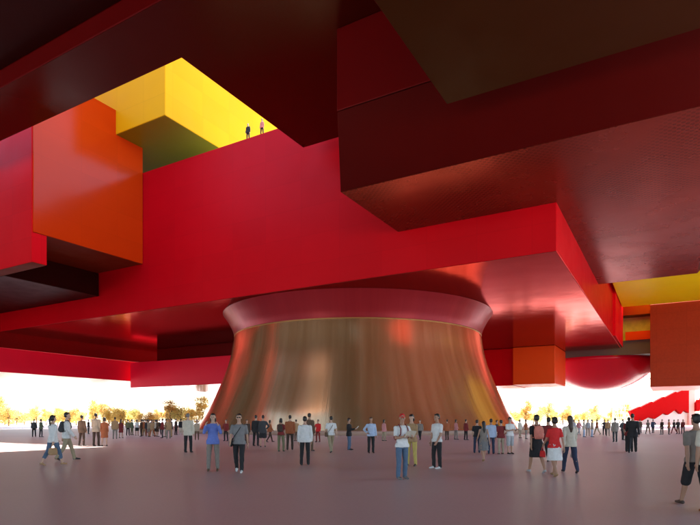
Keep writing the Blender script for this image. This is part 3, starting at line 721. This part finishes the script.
person(309.5,451,413,150,'man in brown jacket half hidden behind the white shirt man','jacket:brown','trousers:brown',pose='stand2')
p = person(331,452.5,415,200,'man in white tee with diagonal strap and khaki trousers before the trunk','tee:white','trousers:khaki',pose='walk',sleeve='short')
slingbag(p,'brown','brown bag slung across the man in white tee and khaki trousers',1)
p = person(349,450,418,80,'man in black jacket and jeans reading, side on before the trunk','jacket:black','jeans:jeans',pose='read')
booklet(p,'white','white booklet held by the man in black jacket')
person(371,453,417,12,'man in pale blue shirt and black trousers with bent arms before the trunk','shirt:ltblue','trousers:black',pose='hip',sleeve='long')
p = person(402,479,413.5,25,'man in white tee, red cap and jeans holding a leaflet, nearest of the central visitors','tee:white','jeans:jeans','cap','m','hold',sleeve='short',facing=True,shoes='grey',skin=1,look=-25)
backpack(p,'dkred','dark red backpack worn by the man in red cap')
booklet(p,'cream','cream leaflet in the hands of the man in red cap')
person(411.5,466,414,-25,'woman in tan top and yellow trousers standing behind the man in red cap','shirt:tan','trousers:yellow','bob','f','hold',skin=2)
person(437,468.5,413.5,300,'man in white tee, black trousers and white shoes, right of the red cap man','tee:white','trousers:black','short','m','stand2',sleeve='short',shoes='white',facing=True,skin=1)
person(477,453,421,160,'man in black tee and dark trousers left of the woman in grey dress','tee:black','trousers:navy',pose='stand',sleeve='short')
person(483.5,461,421,185,'woman in grey sleeveless dress walking away in the group of five','dress:greyb','skirt:grey','long','f','walk',sleeve='none',shoes='tan')
person(491,454,418.5,175,'man in pale blue shirt and navy trousers, middle of the group of five','shirt:ltblue','trousers:navy',pose='stand2',sleeve='long')
person(501,454,421,190,'person in dark red shirt and beige trousers right of the pale blue shirt','shirt:dkred','trousers:beige',pose='hip',sleeve='short')
person(510,454,417,20,'man in white tee and grey shorts at the right end of the group of five','tee:white','shorts:ltgrey',pose='hold',sleeve='short')
# --- right trio
p = person(536.5,472.5,413,184,'person in black top and black skirt walking away with a salmon backpack','tee:black','skirt:black','short','f','walk2',sleeve='short',shoes='ltgrey')
backpack(p,'salmon','salmon pink backpack on the person in black')
person(548.5,461,416,178,'man in dark red shirt half hidden between salmon backpack and red tee','shirt:dkred','trousers:black','short',pose='walk')
p = person(554.5,476,415,186,'woman in red tee and white skirt with long dark hair, walking away','tee:red','skirt:white','bun','f','walk',sleeve='short',shoes='tan',skin=1)
handbag(p,'red','bright red handbag carried by the woman in white skirt',1,.8)
p = person(570,472.5,414,176,'woman in cream top and dark jeans with very long dark hair, walking away','shirt:cream','jeans:navy','long','f','walk2',sleeve='long',shoes='black',hairc=1)
handbag(p,'ltgrey','pale grey handbag at the right side of the woman in cream top',-1,1.0)
person(615,442,418,178,'man in grey brown jacket and charcoal trousers right of centre, back turned','jacket:greyb','trousers:charcoal',pose='stand',near=1)
p = person(629,452,417,150,'man in dark red shirt behind the striding man in black','shirt:dkred','trousers:black',pose='stand2',sleeve='short')
person(632.5,452.5,411.5,150,'tall man all in black striding beneath the dome','jacket:black','trousers:black','short',pose='stride')
person(623,440,419,30,'person in charcoal coat standing left of the striding man','jacket:charcoal','trousers:black',pose='hip')
RG = 'far visitors on the right of the plaza'
fr = [(574,436,'ltgrey','beige'),(579,435,'pink','ltgrey'),(584,437,'cream','ltblue'),(588,436,'ltgrey','greyb'),(592,437,'beige','ltblue'),(597,434.5,'rust','khaki'),(604.5,435.5,'charcoal','black'),(608,436,'tan','greyb'),
      (640,433,'brown','black'),(648,434,'greyb','brown'),(653,433,'navy','black'),(662,434.5,'dkbrown','black'),(669,434.5,'rust','dkbrown'),(674,433.5,'black','dkred'),(678,434,'charcoal','dkbrown'),(683,434,'dkred','charcoal')]
words.update(ltgrey='pale grey', pink='pink', ltblue='pale blue', khaki='khaki', navy='navy')
for i, (x, yf, a, b) in enumerate(fr):
    where = 'left of the striding man' if i < 8 else 'at the foot of the red staircase'
    person(x, yf, 420, rr.uniform(0,360), f'far visitor {where}, in {words[a]} top and {words[b]} trousers', f'{"shirt" if i%2 else "jacket"}:{a}', f'trousers:{b}', 'short' if i%3 else 'bob', 'm' if i%3 else 'f', ('stand','walk','hip','stand2')[i%4], group=RG)
# people against the foot of the trunk
TG = 'far visitors around the foot of the trunk'
for i, (x, yf, a, b) in enumerate([(197,440,'beige','brown'),(226,441,'dkred','black'),(247,443,'dkbrown','black'),(270,442,'rust','dkbrown'),(296,441,'tan','brown'),(318,442,'red','dkred'),(384,441,'pink','khaki'),(420,440,'greyb','black'),(447,440,'rust','dkbrown'),(456,439.5,'pink','greyb'),(466,440,'dkred','black'),(497,442,'dkbrown','black'),(520,438,'cream','beige'),(526,439,'rust','greyb')]):
    person(x, yf, 420, rr.uniform(0,360), f'far visitor at trunk foot, {words.get(a,a)} top and {words.get(b,b)} trousers', f'{"shirt" if i%2 else "jacket"}:{a}', f'trousers:{b}', 'short' if i%3 else 'bob', 'm' if i%3 else 'f', ('stand2','hip','stand','walk2')[i%4], group=TG)
# --- near right edge
person(696,506,411,182,'nearest man in grey brown tee and black knee shorts at the right edge','tee:greyb','shorts:black','short','m','walk2',sleeve='short',shoes='dkbrown',skin=1,hairc=0)
person(711,512,411,178,'nearest person in cream shirt and black trousers cut off by the right edge','shirt:cream','trousers:black','short','m','stand',sleeve='short',shoes='rust')
# --- two people on the roof of the crimson block
ug = .9
for (x, yy, lab, kw) in ((248,134.5,'bald man in dark jacket leaning at the roof edge of the crimson block',dict(top='jacket:black',hair='bald')),
                     (262,131,'dark haired woman in salmon top at the roof edge of the crimson block',dict(top='shirt:salmon',hair='short',sex='f'))):
    # ray through x, on the plane u = 47.3
    t = (x-350)/F; Yp = 46.85/(.5*t+.866)
    person(x, 0, 0, -30, lab, loc=Vector((t*Yp, Yp, 32.2)), h=1.9, near=1, pose='stand', **kw)
#PEOPLE-END
